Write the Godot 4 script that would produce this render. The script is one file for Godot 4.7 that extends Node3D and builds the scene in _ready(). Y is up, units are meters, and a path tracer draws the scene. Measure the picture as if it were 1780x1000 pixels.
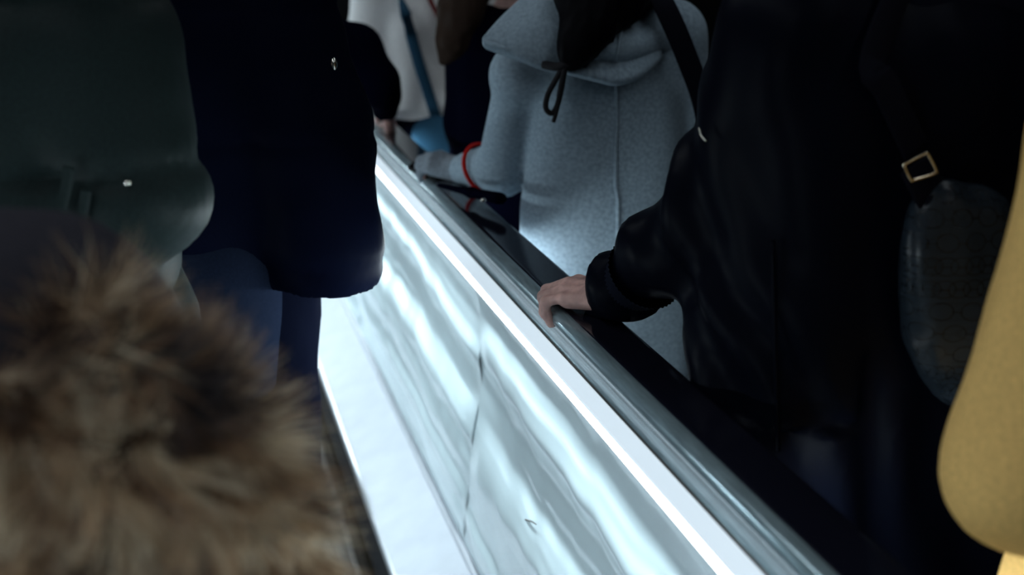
extends Node3D

# ---------------------------------------------------------------- camera numbers (image taken as 1780 x 1000)
const FPX := 2000.0
const EYE := Vector3(0.0, 1.6, 0.0)
const PITCH := 17.7966
const YAW := 16.2690
var cam_f: Vector3
var cam_r: Vector3
var cam_u: Vector3
var M := {}
var taken := {}
var noise := FastNoiseLite.new()
var noise2 := FastNoiseLite.new()

func ray(x: float, y: float) -> Vector3:
	return cam_f * FPX + cam_r * (x - 890.0) + cam_u * (500.0 - y)
func pz(x: float, y: float, z: float) -> Vector3:      # the point on a pixel's ray at depth z
	var d := ray(x, y)
	return EYE + d * ((z - EYE.z) / d.z)
func ph(x: float, y: float, h: float) -> Vector3:      # ... at height h
	var d := ray(x, y)
	return EYE + d * ((h - EYE.y) / d.y)

# ---------------------------------------------------------------- nodes
func numbered(called: String) -> String:
	var n: int = taken.get(called, 0)
	taken[called] = n + 1
	return called if n == 0 else "%s_%03d" % [called, n]
func thing(called: String, label: String, category: String, at := Vector3.ZERO, group := "") -> Node3D:
	var o := Node3D.new()
	o.name = numbered(called)
	add_child(o)
	o.position = at
	o.set_meta("label", label)
	o.set_meta("category", category)
	if group:
		o.set_meta("group", group)
	return o
func structure(called: String, label: String, category: String, at := Vector3.ZERO) -> Node3D:
	var o := thing(called, label, category, at)
	o.set_meta("kind", "structure")
	return o
func obj(called: String, mesh: Mesh, mat: Material, parent: Node) -> MeshInstance3D:
	var o := MeshInstance3D.new()
	o.name = called
	o.mesh = mesh
	o.material_override = mat
	parent.add_child(o, true)
	return o
func tag(o: Node, label: String, category: String, kind := "") -> void:
	o.set_meta("label", label)
	o.set_meta("category", category)
	if kind:
		o.set_meta("kind", kind)

# ---------------------------------------------------------------- materials
func mat(key: String, c: Color, rough := 0.8, metal := 0.0) -> StandardMaterial3D:
	var m := StandardMaterial3D.new()
	m.albedo_color = c
	m.roughness = rough
	m.metallic = metal
	m.cull_mode = BaseMaterial3D.CULL_DISABLED
	M[key] = m
	return m
func grain_image(freq: float, lo: float, hi: float, side := 512, kind := FastNoiseLite.TYPE_SIMPLEX_SMOOTH, octaves := 3, seed_ := 1) -> Image:
	var n := FastNoiseLite.new()
	n.seed = seed_
	n.noise_type = kind
	n.frequency = freq
	n.fractal_octaves = octaves
	var im: Image = n.get_seamless_image(side, side)
	im.convert(Image.FORMAT_RGB8)
	var out := Image.create(side, side, false, Image.FORMAT_RGB8)
	for y in side:
		for x in side:
			var v := lerpf(lo, hi, im.get_pixel(x, y).r)
			out.set_pixel(x, y, Color(v, v, v))
	return out
func tri(m: StandardMaterial3D, per_metre: float) -> void:
	m.uv1_triplanar = true
	m.uv1_world_triplanar = true
	m.uv1_scale = Vector3.ONE * per_metre
func bumps(im: Image, strength: float) -> ImageTexture:
	var b: Image = im.duplicate()
	b.convert(Image.FORMAT_RGBA8)
	b.bump_map_to_normal_map(strength)
	return ImageTexture.create_from_image(b)

func make_materials() -> void:
	var fine := grain_image(0.09, 0.78, 1.0, 256, FastNoiseLite.TYPE_SIMPLEX_SMOOTH, 3, 3)
	var fine_t := ImageTexture.create_from_image(fine)
	var fine_n := bumps(fine, 3.0)
	var soft := grain_image(0.012, 0.6, 1.0, 256, FastNoiseLite.TYPE_SIMPLEX_SMOOTH, 4, 5)
	var soft_t := ImageTexture.create_from_image(soft)
	var wool := grain_image(0.045, 0.76, 1.05, 512, FastNoiseLite.TYPE_SIMPLEX_SMOOTH, 4, 8)
	var wool_t := ImageTexture.create_from_image(wool)
	var wool_n := bumps(wool, 2.0)
	for a in [["grey_wool", Color(0.56, 0.63, 0.68), 0.95], ["grey_rib", Color(0.50, 0.54, 0.58), 0.95]]:
		var m := mat(a[0], a[1], a[2])
		m.albedo_texture = wool_t
		m.normal_enabled = true
		m.normal_texture = wool_n
		m.normal_scale = 0.5
		m.rim_enabled = true
		m.rim = 0.25
		m.metallic_specular = 0.1
		tri(m, 4.0)
	for a in [
		["black_nylon", Color(0.03, 0.042, 0.085), 0.40], ["black_shell", Color(0.03, 0.045, 0.105), 0.5], ["navy_knit", Color(0.05, 0.065, 0.12), 0.85],
		["black_cloth", Color(0.02, 0.025, 0.085), 0.9], ["green_shell", Color(0.12, 0.16, 0.16), 0.55], ["denim", Color(0.085, 0.11, 0.165), 0.9],
		["white_cotton", Color(0.94, 0.94, 0.94), 0.85], ["yellow_fleece", Color(0.96, 0.78, 0.48), 0.9], ["hood_cloth", Color(0.21, 0.205, 0.235), 0.85],
		["blue_denim_bag", Color(0.18, 0.33, 0.43), 0.85], ["trouser", Color(0.03, 0.04, 0.085), 0.9], ["brown_trouser", Color(0.08, 0.075, 0.085), 0.9],
		["red_strap", Color(0.72, 0.12, 0.10), 0.6], ["dark_red", Color(0.42, 0.13, 0.11), 0.7], ["beige_knit", Color(0.45, 0.40, 0.36), 0.95]]:
		var m := mat(a[0], a[1], a[2])
		m.albedo_texture = fine_t
		m.normal_enabled = true
		m.normal_texture = fine_n
		m.normal_scale = 0.25
		m.metallic_specular = 0.18
		if a[0] in ["trouser", "brown_trouser", "black_cloth", "denim"]:
			m.metallic_specular = 0.04
		if a[0] in ["black_nylon", "black_shell"]:
			m.metallic_specular = 0.12 if a[0] == "black_nylon" else 0.05
		tri(m, 7.0)
	for a in [["skin", Color(0.93, 0.74, 0.70), 0.5], ["skin_warm", Color(0.72, 0.52, 0.44), 0.5]]:
		var m := mat(a[0], a[1], a[2])
		m.albedo_texture = soft_t
		m.subsurf_scatter_enabled = true
		m.subsurf_scatter_strength = 0.06
		m.normal_enabled = true
		m.normal_texture = fine_n
		m.normal_scale = 0.08
		tri(m, 9.0)
	for a in [["black_hair", Color(0.02, 0.02, 0.04), 0.6], ["brown_hair", Color(0.20, 0.155, 0.13), 0.5]]:
		var m := mat(a[0], a[1], a[2])
		m.albedo_texture = fine_t
		m.metallic_specular = 0.15
		tri(m, 10.0)
		m.uv1_scale = Vector3(30, 2, 30)
	mat("shoe", Color(0.06, 0.06, 0.07), 0.4)
	mat("cord", Color(0.02, 0.02, 0.05), 0.9)
	mat("strap_black", Color(0.025, 0.028, 0.07), 0.8).metallic_specular = 0.2
	mat("phone", Color(0.04, 0.04, 0.05), 0.15)
	mat("gloss_black", Color(0.075, 0.08, 0.125), 0.10)
	mat("silver", Color(0.85, 0.84, 0.80), 0.2, 1.0)
	mat("buckle", Color(0.80, 0.74, 0.64), 0.18, 1.0)
	mat("fur", Color(1, 1, 1), 0.75).vertex_color_use_as_albedo = true
	mat("fur_base", Color(0.23, 0.18, 0.14), 0.9)
	# metal and panels
	var s := mat("steel", Color(0.66, 0.75, 0.78), 0.2, 0.45)
	var streak := grain_image(0.02, 0.75, 1.0, 512, FastNoiseLite.TYPE_SIMPLEX_SMOOTH, 5, 17)
	s.albedo_texture = ImageTexture.create_from_image(streak)
	tri(s, 2.0)
	s.uv1_scale = Vector3(14, 14, 1.2)
	mat("edge_steel", Color(0.55, 0.52, 0.50), 0.3, 0.8)
	mat("dark_gap", Color(0.05, 0.055, 0.08), 0.7)
	var p := mat("panel", Color(0.85, 0.915, 0.935), 0.2, 0.0)
	p.metallic_specular = 0.7
	var dk := mat("deck_white", Color(0.75, 0.77, 0.80), 0.35)
	dk.albedo_texture = ImageTexture.create_from_image(grain_image(0.02, 0.93, 1.0, 256, FastNoiseLite.TYPE_SIMPLEX_SMOOTH, 3, 21))
	tri(dk, 2.0)
	mat("trim_alu", Color(0.80, 0.82, 0.84), 0.3, 0.6)
	var cv := mat("light_cover", Color(0.92, 0.94, 0.96), 0.4)
	cv.emission_enabled = true
	cv.emission = Color(0.88, 0.95, 1.0)
	cv.emission_energy_multiplier = 0.55
	var led := mat("led", Color(1, 1, 1), 0.4)
	led.emission_enabled = true
	led.emission = Color(0.93, 0.98, 1.0)
	led.emission_energy_multiplier = 3.0
	var tube := mat("tube_glow", Color(1, 1, 1), 0.4)
	tube.emission_enabled = true
	tube.emission = Color(0.92, 0.97, 1.0)
	tube.emission_energy_multiplier = 4.0
	var fl := mat("tread", Color(0.045, 0.05, 0.075), 0.6, 0.2)
	fl.albedo_texture = soft_t
	tri(fl, 1.5)
	for a in [["hall_wall", Color(0.06, 0.065, 0.09)], ["hall_ceiling", Color(0.05, 0.055, 0.08)], ["hall_floor", Color(0.06, 0.06, 0.08)]]:
		var m := mat(a[0], a[1], 0.9)
		m.albedo_texture = soft_t
		tri(m, 0.6)
	# patent leather with an embossed net of linked rings
	var side := 512
	var hgt := Image.create(side, side, false, Image.FORMAT_RGB8)
	hgt.fill(Color(1, 1, 1))
	var R := 46.0
	for j in range(-1, 6):
		for i in range(-1, 6):
			var c := Vector2(i * 128.0 + (64.0 if posmod(j, 2) else 0.0), j * 102.4)
			for t in 420:
				var an := TAU * t / 420.0
				for w in 5:
					var q := c + Vector2(cos(an), sin(an) * 0.82) * (R + w)
					hgt.set_pixel(posmod(int(q.x), side), posmod(int(q.y), side), Color(0.25, 0.25, 0.25))
			for t in 46:                                     # the bars that link ring to ring
				for w in 5:
					hgt.set_pixel(posmod(int(c.x + 42 + t), side), posmod(int(c.y + w), side), Color(0.25, 0.25, 0.25))
	var lea := mat("patent", Color(0.115, 0.145, 0.175), 0.27)
	lea.metallic_specular = 0.35
	lea.albedo_texture = ImageTexture.create_from_image(hgt)
	lea.normal_enabled = true
	lea.normal_texture = bumps(hgt, 2.5)
	lea.normal_scale = 1.0
	tri(lea, 7.5)

# ---------------------------------------------------------------- rounded bodies: smooth union of tapered capsules, meshed as surface nets
func cap(a: Vector3, b: Vector3, ra: float, rb := -1.0, sc := Vector3.ONE) -> Array:
	return [a, b, ra, ra if rb < 0 else rb, sc]
func chain(pts: Array, radii: Array, sc := Vector3.ONE) -> Array:
	var out := []
	for i in pts.size() - 1:
		out.append(cap(pts[i], pts[i + 1], radii[i], radii[i + 1], sc))
	return out
func sdf(prims: Array, k: float, p: Vector3) -> float:
	var g := 9.0
	for q in prims:
		var a: Vector3 = q[0]
		var ab: Vector3 = q[1] - a
		var l2 := maxf(ab.length_squared(), 1e-9)
		var t := clampf((p - a).dot(ab) / l2, 0.0, 1.0)
		var sc: Vector3 = q[4]
		var d: float = (((p - a - ab * t) / sc).length() - lerpf(q[2], q[3], t)) * minf(sc.x, minf(sc.y, sc.z))
		var h := maxf(k - absf(g - d), 0.0) / k
		g = minf(g, d) - h * h * k * 0.25
	return g
func hit(prims: Array, k: float, x: float, y: float, lift := 0.0, start := 0.4) -> Vector3:   # where a pixel's ray meets a body
	var d := ray(x, y).normalized()
	var t := start
	for i in 120:
		var g := sdf(prims, k, EYE + d * t) - lift
		if g < 0.0008:
			break
		t += g * 0.7
		if t > 6.0:
			break
	return EYE + d * t
func net(prims: Array, cell: float, k: float, org: Vector3, disp = null, clips := []) -> ArrayMesh:
	var r := net_data(prims, cell, k, org, disp, clips)
	return commit([r])
func commit(datas: Array) -> ArrayMesh:
	var V := PackedVector3Array()
	var I := PackedInt32Array()
	for d in datas:
		var off := V.size()
		V.append_array(d[0])
		for i in d[1]:
			I.append(i + off)
	var arr := []
	arr.resize(Mesh.ARRAY_MAX)
	arr[Mesh.ARRAY_VERTEX] = V
	arr[Mesh.ARRAY_INDEX] = I
	var st := SurfaceTool.new()
	st.create_from_arrays(arr)
	st.generate_normals()
	st.index()
	return st.commit()
func net_data(prims: Array, cell: float, k: float, org: Vector3, disp = null, clips := []) -> Array:
	var lo := Vector3.ONE * 99.0
	var hi := -lo
	for q in prims:
		for e in 2:
			var rr: float = maxf(q[2], q[3])
			var ex: Vector3 = q[4] * rr + Vector3.ONE * (k * 0.3 + cell * 3.0)
			lo = lo.min(q[e] - ex)
			hi = hi.max(q[e] + ex)
	var nx := int(ceil((hi.x - lo.x) / cell)) + 1
	var ny := int(ceil((hi.y - lo.y) / cell)) + 1
	var nz := int(ceil((hi.z - lo.z) / cell)) + 1
	var g := PackedFloat32Array()
	g.resize(nx * ny * nz)
	g.fill(1.0)
	var nxy := nx * ny
	for q in prims:
		var a: Vector3 = q[0]
		var b: Vector3 = q[1]
		var ab := b - a
		var il2 := 1.0 / maxf(ab.length_squared(), 1e-9)
		var ra: float = q[2]
		var dr: float = q[3] - ra
		var sc: Vector3 = q[4]
		var inv := Vector3.ONE / sc
		var ms := minf(sc.x, minf(sc.y, sc.z))
		var ex := sc * maxf(q[2], q[3]) + Vector3.ONE * (k + cell * 2.5)
		var p0 := (a.min(b) - ex - lo) / cell
		var p1 := (a.max(b) + ex - lo) / cell
		var x0 := maxi(0, int(p0.x))
		var x1 := mini(nx - 1, int(p1.x) + 1)
		for z in range(maxi(0, int(p0.z)), mini(nz - 1, int(p1.z) + 1) + 1):
			for y in range(maxi(0, int(p0.y)), mini(ny - 1, int(p1.y) + 1) + 1):
				var at := z * nxy + y * nx + x0
				var w := Vector3(lo.x + x0 * cell, lo.y + y * cell, lo.z + z * cell) - a
				for x in range(x0, x1 + 1):
					var t := clampf(w.dot(ab) * il2, 0.0, 1.0)
					var d := (((w - ab * t) * inv).length() - ra - dr * t) * ms
					var o := g[at]
					var h := k - absf(o - d)
					if h > 0.0:
						g[at] = minf(o, d) - h * h * 0.25 / k
					elif d < o:
						g[at] = d
					at += 1
					w.x += cell
	var band := cell * 4.0
	if disp != null or clips:
		var at := 0
		for z in nz:
			for y in ny:
				for x in nx:
					var v := g[at]
					if v < band:
						var w := lo + Vector3(x, y, z) * cell
						if disp != null and v > -band:
							v += disp.call(w)
						for c in clips:
							v = maxf(v, (c[0] as Vector3).dot(w) - c[1])
						g[at] = v
					at += 1
	var V := PackedVector3Array()
	var I := PackedInt32Array()
	var id := PackedInt32Array()
	id.resize(nx * ny * nz)
	id.fill(-1)
	var lim := cell * 2.2
	var offs := [0, 1, nx, nx + 1, nxy, nxy + 1, nxy + nx, nxy + nx + 1]
	var edges := [[0, 1], [2, 3], [4, 5], [6, 7], [0, 2], [1, 3], [4, 6], [5, 7], [0, 4], [1, 5], [2, 6], [3, 7]]
	var corner := []
	for c in 8:
		corner.append(Vector3(c & 1, (c >> 1) & 1, c >> 2))
	var live := PackedInt32Array()
	for z in nz - 1:
		for y in ny - 1:
			var at := z * nxy + y * nx
			for x in nx - 1:
				var v0 := g[at]
				if v0 < lim and v0 > -lim - cell * 3.0:
					var neg := 0
					for o in offs:
						if g[at + o] < 0.0:
							neg += 1
					if neg > 0 and neg < 8:
						var s := Vector3.ZERO
						var n := 0
						for e in edges:
							var u := g[at + offs[e[0]]]
							var w := g[at + offs[e[1]]]
							if (u < 0.0) != (w < 0.0):
								s += (corner[e[0]] as Vector3).lerp(corner[e[1]], u / (u - w))
								n += 1
						id[at] = V.size()
						live.append(at)
						V.append(lo - org + (Vector3(x, y, z) + s / n) * cell)
				at += 1
	var step := [1, nx, nxy]
	for at in live:
		var inside := g[at] < 0.0
		for ax in 3:
			if (g[at + step[ax]] < 0.0) == inside:
				continue
			var du: int = step[(ax + 1) % 3]
			var dv: int = step[(ax + 2) % 3]
			if at - du - dv < 0:
				continue
			var i0 := id[at]
			var i1 := id[at - du]
			var i2 := id[at - du - dv]
			var i3 := id[at - dv]
			if i0 < 0 or i1 < 0 or i2 < 0 or i3 < 0:
				continue
			if inside:
				I.append_array(PackedInt32Array([i0, i2, i1, i0, i3, i2]))
			else:
				I.append_array(PackedInt32Array([i0, i1, i2, i0, i2, i3]))
	return [V, I]

# ---------------------------------------------------------------- other shapes
func smooth_path(pts: Array, n := 8, closed := false) -> PackedVector3Array:
	var out := PackedVector3Array()
	var c := pts.size()
	for i in (c if closed else c - 1):
		var a: Vector3 = pts[posmod(i - 1, c)] if closed else pts[maxi(i - 1, 0)]
		var b: Vector3 = pts[i]
		var d: Vector3 = pts[(i + 1) % c]
		var e: Vector3 = pts[(i + 2) % c] if closed else pts[mini(i + 2, c - 1)]
		for s in n:
			out.append(b.cubic_interpolate(d, a, e, float(s) / n))
	if not closed:
		out.append(pts[c - 1])
	return out
func grid_mesh(rows: Array, closed_across := false, closed_along := false, caps := false) -> ArrayMesh:   # rows of points
	var st := SurfaceTool.new()
	st.begin(Mesh.PRIMITIVE_TRIANGLES)
	var nr := rows.size()
	var nc: int = rows[0].size()
	for r in rows:
		for p in r:
			st.add_vertex(p)
	for r in (nr if closed_along else nr - 1):
		for c in (nc if closed_across else nc - 1):
			var i0 := r * nc + c
			var i1 := r * nc + (c + 1) % nc
			var i2 := ((r + 1) % nr) * nc + (c + 1) % nc
			var i3 := ((r + 1) % nr) * nc + c
			for i in [i0, i1, i2, i0, i2, i3]:
				st.add_index(i)
	if caps:
		for c in range(1, nc - 1):
			for i in [0, c + 1, c, (nr - 1) * nc, (nr - 1) * nc + c, (nr - 1) * nc + c + 1]:
				st.add_index(i)
	st.generate_normals()
	return st.commit()
func tube(path: PackedVector3Array, r0: float, r1: float, org: Vector3, sides := 8, closed := false) -> ArrayMesh:
	var rows := []
	var n := path.size()
	var up := Vector3.UP
	var t0 := (path[1] - path[0]).normalized()
	if absf(t0.dot(up)) > 0.9:
		up = Vector3.RIGHT
	for i in n:
		var t: Vector3
		if closed:
			t = (path[(i + 1) % n] - path[posmod(i - 1, n)]).normalized()
		else:
			t = (path[mini(i + 1, n - 1)] - path[maxi(i - 1, 0)]).normalized()
		var s := t.cross(up).normalized()
		up = s.cross(t).normalized()
		var row := PackedVector3Array()
		var r := lerpf(r0, r1, float(i) / (n - 1))
		for k in sides:
			var an := TAU * k / sides
			row.append(path[i] - org + (s * cos(an) + up * sin(an)) * r)
		rows.append(row)
	return grid_mesh(rows, true, closed, not closed)
func band(path: PackedVector3Array, facing: Vector3, width: float, thick: float, org: Vector3, closed := false) -> ArrayMesh:   # a strap lying flat
	var rows := []
	var n := path.size()
	for i in n:
		var t: Vector3
		if closed:
			t = (path[(i + 1) % n] - path[posmod(i - 1, n)]).normalized()
		else:
			t = (path[mini(i + 1, n - 1)] - path[maxi(i - 1, 0)]).normalized()
		var s := t.cross(facing).normalized()
		var f := s.cross(t).normalized()
		var c := path[i] - org
		var hw := width * 0.5
		var ht := thick * 0.5
		rows.append(PackedVector3Array([c + s * hw + f * ht * 0.4, c + s * hw * 0.9 + f * ht, c - s * hw * 0.9 + f * ht, c - s * hw + f * ht * 0.4, c - s * hw - f * ht * 0.4, c - s * hw * 0.9 - f * ht, c + s * hw * 0.9 - f * ht, c + s * hw - f * ht * 0.4]))
	return grid_mesh(rows, true, closed, not closed)
func sheet(ctrl: Array, thick: float, org: Vector3, n := 6) -> ArrayMesh:   # a curved cloth of real thickness through rows of control points
	var dense := []
	for r in ctrl:
		dense.append(smooth_path(r, n))
	var rows := []
	var nc: int = dense[0].size()
	for c in nc:
		var col := []
		for r in dense:
			col.append(r[c])
		rows.append(smooth_path(col, n))
	var top := []
	var nr := rows.size()
	var m: int = rows[0].size()
	for i in nr:
		var row := PackedVector3Array()
		for j in m:
			var du: Vector3 = rows[mini(i + 1, nr - 1)][j] - rows[maxi(i - 1, 0)][j]
			var dv: Vector3 = rows[i][mini(j + 1, m - 1)] - rows[i][maxi(j - 1, 0)]
			var nn := du.cross(dv).normalized()
			if nn.z < 0:
				nn = -nn
			row.append(rows[i][j] - org + nn * thick * 0.5)
		for j in range(m - 1, -1, -1):
			var du: Vector3 = rows[mini(i + 1, nr - 1)][j] - rows[maxi(i - 1, 0)][j]
			var dv: Vector3 = rows[i][mini(j + 1, m - 1)] - rows[i][maxi(j - 1, 0)]
			var nn := du.cross(dv).normalized()
			if nn.z < 0:
				nn = -nn
			row.append(rows[i][j] - org - nn * thick * 0.5)
		top.append(row)
	return grid_mesh(top, true, false, true)
func extrude(profile: Array, z0: float, z1: float, closed := true) -> ArrayMesh:   # profile in x, y, run along z; flat facets
	var st := SurfaceTool.new()
	st.begin(Mesh.PRIMITIVE_TRIANGLES)
	var n := profile.size()
	st.set_smooth_group(-1)
	for i in (n if closed else n - 1):
		var a: Vector2 = profile[i]
		var b: Vector2 = profile[(i + 1) % n]
		for p in [Vector3(a.x, a.y, z0), Vector3(b.x, b.y, z0), Vector3(b.x, b.y, z1), Vector3(a.x, a.y, z0), Vector3(b.x, b.y, z1), Vector3(a.x, a.y, z1)]:
			st.add_vertex(p)
	if closed:
		var tr := Geometry2D.triangulate_polygon(PackedVector2Array(profile))
		for z in [z0, z1]:
			for i in tr:
				st.add_vertex(Vector3(profile[i].x, profile[i].y, z))
	st.generate_normals()
	return st.commit()
func box_mesh(size: Vector3) -> BoxMesh:
	var b := BoxMesh.new()
	b.size = size
	return b
func curve2(pts: Array, n := 6) -> Array:
	var v := []
	for p in pts:
		v.append(Vector3(p.x, p.y, 0))
	var out := []
	for p in smooth_path(v, n):
		out.append(Vector2(p.x, p.y))
	return out

# ---------------------------------------------------------------- people
func joints(at: Vector2, yaw: float, h: float, o := {}) -> Dictionary:
	var s := h / 1.75
	var B := Basis(Vector3.UP, deg_to_rad(yaw))
	var base := Vector3(at.x, 0, at.y)
	var j := {"base": base, "B": B, "s": s, "f": -B.z, "r": B.x}
	var L := {"pelvis": Vector3(0, 0.95, 0), "waist": Vector3(0, 1.08, 0.0), "chest": Vector3(0, 1.28, 0), "neck": Vector3(0, 1.47, 0.015), "head": Vector3(0, 1.63, -0.02)}
	for k in L:
		j[k] = base + B * (L[k] * s) + o.get("lean", Vector3.ZERO) * ((L[k].y - 0.9) / 0.6)
	for e in [[-1.0, "_l"], [1.0, "_r"]]:
		var x: float = e[0]
		var n: String = e[1]
		j["sh" + n] = o.get("sh" + n, base + B * (Vector3(0.175 * x, 1.42, 0.01) * s) + o.get("lean", Vector3.ZERO) * 0.85)
		j["el" + n] = o.get("el" + n, j["sh" + n] + B * (Vector3(0.05 * x, -0.29, 0.03) * s))
		j["wr" + n] = o.get("wr" + n, j["el" + n] + B * (Vector3(0.0, -0.22, -0.09) * s))
		j["hip" + n] = base + B * (Vector3(0.085 * x, 0.92, 0) * s)
		j["kn" + n] = base + B * (Vector3(0.095 * x, 0.5, -0.015) * s)
		j["an" + n] = base + B * (Vector3(0.10 * x, 0.09, 0.02) * s)
		j["toe" + n] = base + B * (Vector3(0.115 * x, 0.045, -0.15) * s)
	return j
# joints of a hand: wrist at the origin of T, fingers along -z, back of the hand +y; side is +1 where the thumb lies at +x
func hand_prims(T: Transform3D, side: float, curls: Array, spread := 0.06, size := 1.0, thumb_in := 0.5, fat := 1.0) -> Array:
	var out := []
	var mcp := [Vector3(0.027, 0.0, -0.088), Vector3(0.008, 0.003, -0.093), Vector3(-0.012, 0.001, -0.088), Vector3(-0.030, -0.004, -0.078)]
	var lens := [[0.043, 0.026, 0.021], [0.048, 0.030, 0.022], [0.044, 0.028, 0.021], [0.034, 0.021, 0.019]]
	var rad := [0.0098, 0.0100, 0.0095, 0.0085]
	var fx := func(p: Vector3) -> Vector3: return T * (Vector3(p.x * side, p.y, p.z) * size)
	for f in 4:
		var m: Vector3 = mcp[f]
		out.append(cap(fx.call(Vector3(m.x * 0.55, -0.004, -0.012)), fx.call(m + Vector3(0, -0.003, 0.008)), 0.0165 * size * fat, 0.0125 * size * fat))
		var p := m
		var bend := 0.0
		var yawf: float = spread * (1.5 - f)
		var last: float = rad[f]
		for s in 3:
			bend += curls[f][s]
			var d := Vector3(sin(yawf), 0, -cos(yawf)) * cos(bend) + Vector3(0, -sin(bend), 0)
			var q: Vector3 = p + d * lens[f][s]
			var nr: float = rad[f] * [0.93, 0.86, 0.74][s]
			out.append(cap(fx.call(p), fx.call(q), last * size * fat, nr * size * fat))
			last = nr
			p = q
	var t0 := Vector3(0.016, -0.010, -0.022)
	var t1 := Vector3(0.040, -0.018, -0.052)
	var t2 := Vector3(0.048 - 0.02 * thumb_in, -0.026 - 0.012 * thumb_in, -0.083)
	var t3 := Vector3(0.046 - 0.03 * thumb_in, -0.030 - 0.02 * thumb_in, -0.108)
	out.append(cap(fx.call(t0), fx.call(t1), 0.017 * size * fat, 0.0135 * size * fat))
	out.append(cap(fx.call(t1), fx.call(t2), 0.0125 * size * fat, 0.0105 * size * fat))
	out.append(cap(fx.call(t2), fx.call(t3), 0.0105 * size * fat, 0.0085 * size * fat))
	return out
func look_hand(wrist: Vector3, towards: Vector3, back: Vector3) -> Transform3D:
	var z := -towards.normalized()
	var x := back.cross(z).normalized()
	var y := z.cross(x).normalized()
	return Transform3D(Basis(x, y, z), wrist)
func head_prims(j: Dictionary) -> Array:
	var c: Vector3 = j.head
	var f: Vector3 = j.f
	var r: Vector3 = j.r
	var u := Vector3.UP
	var out := [cap(c + f * 0.02 + u * 0.02, c - f * 0.025 + u * 0.03, 0.078, 0.086), cap(c + f * 0.035 - u * 0.04, c + f * 0.052 - u * 0.082, 0.055, 0.032)]
	out.append(cap(c + f * 0.088 + u * 0.005, c + f * 0.106 - u * 0.028, 0.008, 0.013))
	for x in [-1.0, 1.0]:
		out.append(cap(c + f * 0.078 + u * 0.024 + r * x * 0.018, c + f * 0.068 + u * 0.022 + r * x * 0.05, 0.013, 0.010))
		out.append(cap(c + f * 0.076 + u * 0.004 + r * x * 0.032, c + f * 0.077 + u * 0.004 + r * x * 0.033, 0.012))
		out.append(cap(c + r * x * 0.079 + u * 0.01, c + r * x * 0.082 - u * 0.02 - f * 0.004, 0.016, 0.011))
		out.append(cap(c + f * 0.062 - u * 0.02 + r * x * 0.042, c + f * 0.058 - u * 0.05 + r * x * 0.035, 0.025, 0.02))
	out.append(cap(c + f * 0.084 - u * 0.052 + r * 0.016, c + f * 0.084 - u * 0.052 - r * 0.016, 0.008))
	out.append(cap(c + f * 0.081 - u * 0.066 + r * 0.013, c + f * 0.081 - u * 0.066 - r * 0.013, 0.008))
	return out
func skin_body(j: Dictionary, node: Node3D, hands: Array, skin := "skin", hand_cell := 0.006, hand_k := 0.008) -> void:
	var s: float = j.s
	var P := []
	var n: Vector3 = j.neck
	P.append(cap(j.pelvis - j.r * 0.06, j.chest - j.r * 0.06, 0.10 * s, 0.10 * s))
	P.append(cap(j.pelvis + j.r * 0.06, j.chest + j.r * 0.06, 0.10 * s, 0.10 * s))
	P.append(cap(j.chest, n - Vector3(0, 0.05, 0), 0.10 * s, 0.06 * s))
	P.append(cap(n - Vector3(0, 0.04, 0), j.head - j.f * 0.015 - Vector3(0, 0.04, 0), 0.056, 0.052))
	for e in ["_l", "_r"]:
		P.append(cap(j.chest + Vector3(0, 0.1, 0), j["sh" + e], 0.07 * s, 0.055 * s))
		P.append(cap(j["sh" + e], j["el" + e], 0.05 * s, 0.038 * s))
		P.append(cap(j["el" + e], j["wr" + e], 0.037 * s, 0.026 * s))
		P.append_array(chain([j["hip" + e], j["kn" + e], j["an" + e], j["toe" + e]], [0.075 * s, 0.05 * s, 0.036 * s, 0.028 * s]))
	var datas := [net_data(P, 0.02, 0.05, j.base)]
	datas.append(net_data(head_prims(j), 0.007, 0.022, j.base))
	for h in hands:
		datas.append(net_data(h, hand_cell, hand_k, j.base))
	obj("body", commit(datas), M[skin], node)
func relaxed_hand(j: Dictionary, e: String) -> Array:
	var side := -1.0 if e == "_r" else 1.0
	var d: Vector3 = (j["wr" + e] - j["el" + e]).normalized()
	var back: Vector3 = j.r * (-1.0 if e == "_l" else 1.0)
	return hand_prims(look_hand(j["wr" + e], d, back), side, [[0.35, 0.5, 0.3], [0.4, 0.55, 0.3], [0.45, 0.6, 0.35], [0.5, 0.6, 0.4]])
func legwear(j: Dictionary, node: Node3D, m: String) -> void:
	var s: float = j.s
	var P := []
	for e in ["_l", "_r"]:
		P.append_array(chain([j["hip" + e] + Vector3(0, 0.06, 0), j["kn" + e], j["an" + e] + Vector3(0, 0.02, 0)], [0.105 * s, 0.078 * s, 0.062 * s]))
	P.append(cap(j["hip_l"] + Vector3(0, 0.08, 0), j["hip_r"] + Vector3(0, 0.08, 0), 0.105 * s))
	obj("trousers", net(P, 0.017, 0.03, j.base, func(p: Vector3) -> float: return noise.get_noise_3d(p.x * 60, p.y * 40, p.z * 60) * 0.008), M[m], node)
	for e in ["_l", "_r"]:
		var a: Vector3 = j["an" + e]
		var S := [cap(Vector3(a.x, 0.045, a.z) - j.f * 0.03, j["toe" + e] - Vector3(0, 0.004, 0), 0.042, 0.040), cap(Vector3(a.x, 0.05, a.z), Vector3(a.x, 0.10, a.z), 0.042, 0.045)]
		obj("shoe", net(S, 0.009, 0.03, j.base, null, [[Vector3.DOWN, -0.002]]), M.shoe, node)
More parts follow.
